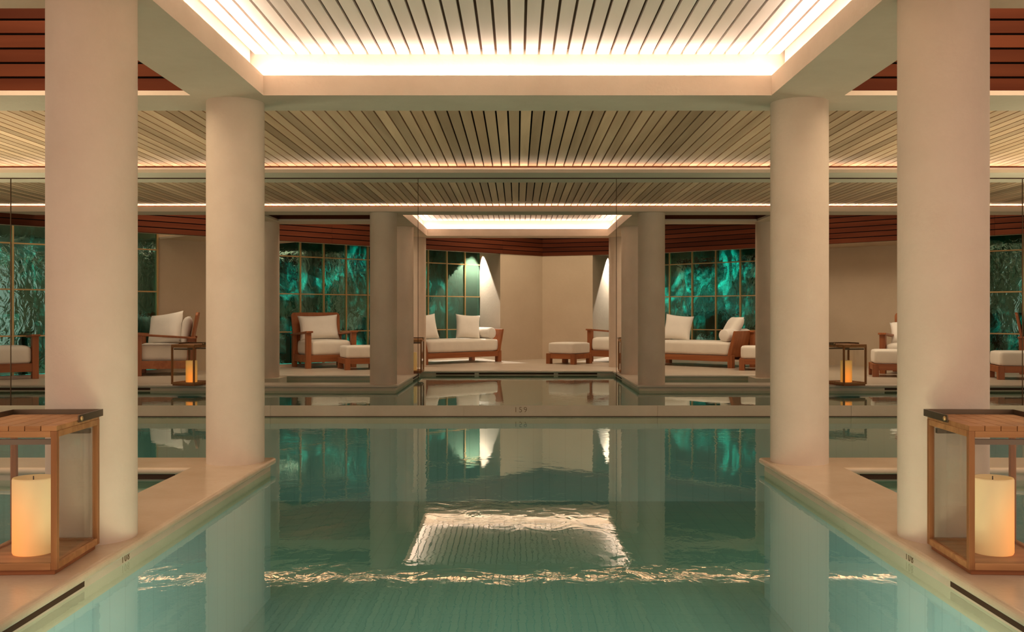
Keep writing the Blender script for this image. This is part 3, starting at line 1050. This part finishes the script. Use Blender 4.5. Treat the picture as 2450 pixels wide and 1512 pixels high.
# lantern: 0.33 wide, 0.52 deep, 0.54 high
LW, LDp, LH = 0.325, 0.40, 0.525
def make_lantern():
    r = empty('lantern'); hx, hy = LW / 2, LDp / 2; P = 0.021
    b = MB(); b.box(-hx + 0.012, hx - 0.012, -hy + 0.012, hy - 0.012, 0.0, 0.018); b.build('foot', 'teak_h', r, 0.002)
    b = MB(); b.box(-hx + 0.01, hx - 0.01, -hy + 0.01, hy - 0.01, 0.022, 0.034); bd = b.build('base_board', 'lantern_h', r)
    for sx in (-1, 1):
        for sy in (-1, 1):
            b = MB(); b.box(sx * hx, sx * (hx - P), sy * hy, sy * (hy - P), 0.018, LH - 0.03); b.build('post', 'lantern', r, 0.002)
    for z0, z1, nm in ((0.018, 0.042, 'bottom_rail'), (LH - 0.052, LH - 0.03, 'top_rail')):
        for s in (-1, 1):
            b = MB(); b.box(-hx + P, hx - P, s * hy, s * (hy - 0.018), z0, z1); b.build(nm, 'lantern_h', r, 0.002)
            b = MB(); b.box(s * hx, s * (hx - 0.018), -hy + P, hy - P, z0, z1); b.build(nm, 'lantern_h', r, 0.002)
    # top boards
    n = 6; wd = 2 * hx / n
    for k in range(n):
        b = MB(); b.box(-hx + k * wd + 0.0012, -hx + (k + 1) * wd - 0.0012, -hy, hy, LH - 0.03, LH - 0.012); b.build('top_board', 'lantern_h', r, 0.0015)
    # glass
    for s in (-1, 1):
        b = MB(); b.box(-hx + P - 0.004, hx - P + 0.004, s * (hy - 0.009), s * (hy - 0.012), 0.042, LH - 0.052); b.build('glass_pane', 'clear', r)
        b = MB(); b.box(s * (hx - 0.009), s * (hx - 0.012), -hy + P - 0.004, hy - P + 0.004, 0.042, LH - 0.052); b.build('glass_pane', 'clear', r)
    # dark metal runners under the top
    for s in (-1, 1):
        b = MB(); b.box(-hx + P, hx - P, s * (hy - 0.03), s * (hy - 0.05), LH - 0.08, LH - 0.062); b.build('metal_runner', 'bronze', r)
    # flat bronze carrying handle folded back around the top
    b = MB(); zc0, zc1 = LH - 0.020, LH + 0.006
    y0 = -0.02; y1 = hy + 0.012
    for s in (-1, 1):
        b.box(s * (hx + 0.002), s * (hx + 0.007), y0, y1, zc0, zc1)
    b.box(-hx - 0.007, hx + 0.007, y1, y1 + 0.005, zc0, zc1)
    h = b.build('handle', 'bronze', r)
    for s in (-1, 1):
        v = MB(); v.lathe(0, 0, [(0.009, 0.0), (0.009, 0.005), (0.005, 0.008)], 14)
        sc = v.build('pivot_screw', 'brass', h)
        sc.location = (s * (hx + 0.007), y0 + 0.014, (zc0 + zc1) / 2); sc.rotation_euler = (0, s * math.pi / 2, 0)
    return r

def make_candle():
    r = empty('candle')
    b = MB(); R = 0.071; H = 0.272
    prof = [(R * 0.96, 0), (R, 0.006), (R * 1.0, H - 0.006), (R * 0.97, H), (R * 0.90, H), (R * 0.82, H - 0.008), (R * 0.4, H - 0.012), (0.001, H - 0.012)]
    b.lathe(0, 0, prof, 40, cap=False); b.build('wax', 'candle', r)
    b = MB(); b.lathe(0, 0, [(0.0022, H - 0.014), (0.0018, H + 0.004)], 8); b.build('wick', 'wick', r)
    return r

# ------------------------------------------------------------------ placing
def depth_of(py): return 1.032 * F / (py - VY)        # plan distance of a floor point
def place(o, anchor, px, d, deg, z=0.0):
    a = math.radians(deg)
    ax, ay = anchor
    wx = ax * math.cos(a) - ay * math.sin(a); wy = ax * math.sin(a) + ay * math.cos(a)
    o.location = ((px - VX) * d / F * S - wx, d * S - wy, z)
    o.rotation_euler = (0, 0, a)
    return o

chair0 = make_armchair(); otto0 = make_ottoman(); bed0 = make_daybed(); lant0 = make_lantern(); cand0 = make_candle()  # pieces past the dividing line are mirror images built as geometry
used = {}
def take(proto):
    if proto.name in used:
        return copy_tree(proto)
    used[proto.name] = 1
    return proto

def local_to_world(o, v):
    a = o.rotation_euler.z
    return Vector((o.location.x + v[0] * math.cos(a) - v[1] * math.sin(a), o.location.y + v[0] * math.sin(a) + v[1] * math.cos(a), o.location.z + v[2]))

PIL = 0
def pillow(owner, pos, w, h, t, yaw, lean, roll, label, seed=None, sag=0.0):
    """yaw about owner's axis (deg), lean back (deg), roll in its own plane (deg)"""
    global PIL; PIL += 1
    o = bpy.data.objects.new('pillow', pillow_mesh(w, h, t, seed or PIL, sag)); C.objects.link(o)
    o.location = local_to_world(owner, pos)
    o.rotation_euler = (Matrix.Rotation(owner.rotation_euler.z + math.radians(yaw), 3, 'Z') @ Matrix.Rotation(math.radians(-lean), 3, 'X') @ Matrix.Rotation(math.radians(roll), 3, 'Y')).to_euler()
    tag(o, label, 'pillow', 'white pillows')
    return o

hw, hd = CW / 2, CD / 2
# armchair and ottoman left of the shaded column
c1 = place(take(chair0), (-hw + 0.04, -hd + 0.04), 737, depth_of(882), 30)
tag(c1, 'teak armchair with a wide white pillow, facing forward before the left green window', 'armchair', 'teak armchairs')
pillow(c1, (0.0, 0.155, 0.45), 0.70, 0.43, 0.20, 0, 13, -2, 'wide white pillow across the back of the armchair before the left green window', 3)
o1 = place(take(otto0), (-OW / 2, -OW / 2), 826, depth_of(886), 22)
tag(o1, 'white cushioned teak ottoman in front of the armchair at the left green window', 'ottoman', 'teak ottomans')
# side-on armchair by the lantern
c2 = place(take(chair0), (hw - 0.04, -hd + 0.04), 331, depth_of(900), -74)
tag(c2, 'teak armchair seen from the side behind the far left lantern', 'armchair', 'teak armchairs')
pillow(c2, (0.14, -0.06, 0.45), 0.58, 0.48, 0.20, 52, 18, -8, 'plump square white pillow at the front of the side-on armchair', 5)
pillow(c2, (-0.02, 0.20, 0.45), 0.60, 0.42, 0.15, 0, 12, 0, 'white pillow against the backrest of the side-on armchair, partly hidden', 6)
# armchair cut by the left picture edge
c3 = place(take(chair0), (hw - 0.04, -hd + 0.04), 84, depth_of(906), 40)
tag(c3, 'teak armchair cut off by the left picture edge', 'armchair', 'teak armchairs')
pillow(c3, (0.02, 0.16, 0.45), 0.66, 0.46, 0.19, 0, 13, 0, 'white pillow on the armchair at the left picture edge', 8)
# daybed in the middle alcove
d1 = place(take(bed0), (DL / 2, -DW / 2), 1200, 21.35, 44.5)
tag(d1, 'white daybed with raked teak ends in the middle alcove', 'daybed', 'teak daybeds')
pillow(d1, (0.41, -0.05, 0.425), 0.47, 0.47, 0.19, -26, 16, 4, 'square white pillow next to the bolster of the middle daybed', 11)
pillow(d1, (-0.56, -0.05, 0.425), 0.47, 0.47, 0.19, -20, 16, -6, 'white pillow at the left end of the middle daybed, mostly behind a column', 12)
bo = bpy.data.objects.new('bolster', bolster_mesh(0.72, 0.105)); C.objects.link(bo)
bo.location = local_to_world(d1, (0.735, 0.0, 0.43)); bo.rotation_euler = (0, 0, d1.rotation_euler.z)
tag(bo, 'round white bolster at the right end of the middle daybed', 'bolster', 'white bolsters')
# ottoman and armchair right of the wall corner
o2 = place(take(otto0), (OW / 2, -OW / 2), 1374, depth_of(872.6), -36)
tag(o2, 'small white cushioned teak ottoman alone before the bare plaster wall', 'ottoman', 'teak ottomans')
c4 = place(take(chair0), (-hw + 0.04, -hd + 0.04), 1412, depth_of(864.9), -47)
tag(c4, 'teak armchair half hidden by the innermost column, beside the small ottoman', 'armchair', 'teak armchairs')
pillow(c4, (-0.02, 0.14, 0.45), 0.62, 0.44, 0.19, 0, 14, 0, 'white pillow on the armchair half hidden by the innermost column', 15)
# daybed on the right
d2 = place(take(bed0), (DL / 2 - 0.045, -DW / 2 + 0.04), 1749, depth_of(881), -44)
tag(d2, 'white daybed with a raked teak end before the right green window', 'daybed', 'teak daybeds')
pillow(d2, (-0.46, -0.02, 0.425), 0.50, 0.47, 0.20, 22, 18, 6, 'white pillow at the column side of the right-hand daybed', 17)
pillow(d2, (0.55, -0.02, 0.425), 0.50, 0.48, 0.19, -38, 30, 0, 'white pillow leaning on the bolster of the right-hand daybed', 18)
bo2 = bpy.data.objects.new('bolster', bo.data); C.objects.link(bo2)
bo2.location = local_to_world(d2, (0.735, 0.0, 0.43)); bo2.rotation_euler = (0, 0, d2.rotation_euler.z)
tag(bo2, 'round white bolster at the near end of the right-hand daybed', 'bolster', 'white bolsters')
# armchair and ottoman beside the right daybed
o3 = place(take(otto0), (-OW / 2, -OW / 2), 1768, depth_of(886.5), -14)
tag(o3, 'white cushioned teak ottoman beside the right-hand daybed, cut by a slim column', 'ottoman', 'teak ottomans')
c5 = place(take(chair0), (-hw + 0.04, -hd + 0.04), 1801, 19.06, -44)
tag(c5, 'teak armchair behind the ottoman beside the right-hand daybed', 'armchair', 'teak armchairs')
pillow(c5, (-0.05, 0.15, 0.45), 0.62, 0.44, 0.19, 0, 13, 0, 'white pillow on the armchair beside the right-hand daybed', 21)
# armchair and ottoman behind the right lantern
o4 = place(take(otto0), (-OW / 2, -OW / 2), 2088, depth_of(902), -14)
tag(o4, 'white cushioned teak ottoman to the right of the far right lantern', 'ottoman', 'teak ottomans')
c6 = place(take(chair0), (-hw + 0.04, -hd + 0.04), 2112, 17.05, -36)
tag(c6, 'teak armchair behind the ottoman right of the far right lantern', 'armchair', 'teak armchairs')
pillow(c6, (-0.12, 0.0, 0.45), 0.50, 0.40, 0.19, 20, 40, 0, 'white pillow on the armchair right of the far right lantern', 23)
# right picture edge
o5 = place(take(otto0), (-OW / 2, -OW / 2), 2388, depth_of(908.5), -12)
tag(o5, 'white cushioned teak ottoman at the right picture edge', 'ottoman', 'teak ottomans')
c7 = place(take(chair0), (-hw, hd), 2428, 16.9, 62)
tag(c7, 'teak armchair cut off by the right picture edge behind an ottoman', 'armchair', 'teak armchairs')
pillow(c7, (0.0, 0.14, 0.45), 0.64, 0.44, 0.19, 0, 13, 0, 'white pillow on the armchair at the right picture edge', 25)

# lanterns and their candles
def lantern(anchor, px, d, deg, label, clabel, coff=(0, 0), turn=0):
    l = place(take(lant0), anchor, px, d, deg)
    tag(l, label, 'lantern', 'wooden lanterns')
    c = take(cand0)
    c.location = local_to_world(l, (coff[0], coff[1], 0.0341)); c.rotation_euler = (0, 0, math.radians(turn))
    tag(c, clabel, 'candle', 'lantern candles')
    return l
hx, hy = LW / 2, LDp / 2
lantern((hx, -hy), 136, depth_of(1377), 3, 'large wooden lantern on the left coping, cut off by the left picture edge', 'thick glowing candle inside the large left foreground lantern', (0.0, 0.0), -80)
lantern((-hx, -hy), 2318, depth_of(1377), -3, 'large wooden lantern on the right coping, cut off by the right picture edge', 'thick glowing candle inside the large right foreground lantern', (0.0, 0.0), 10)
lantern((-hx, -hy), 409, depth_of(922.5), -14, 'small-looking far lantern on the deck edge before the side-on armchair', 'amber candle inside the far left lantern', (0, 0), -40)
lantern((hx, -hy), 2074, depth_of(922.5), 14, 'small-looking far lantern on the deck edge before the bare right wall', 'amber candle inside the far right lantern', (0, 0), -50)
lantern((hx, -hy), 1009, 17.15, 0, 'mirrored lantern tucked between the columns left of the middle opening', 'candle inside the mirrored lantern tucked between the far left columns', (0, 0), 180)
lantern((-hx, -hy), 1485, 17.15, 0, 'mirrored lantern tucked between the columns right of the middle opening', 'candle inside the mirrored lantern tucked between the far right columns', (0, 0), 0)
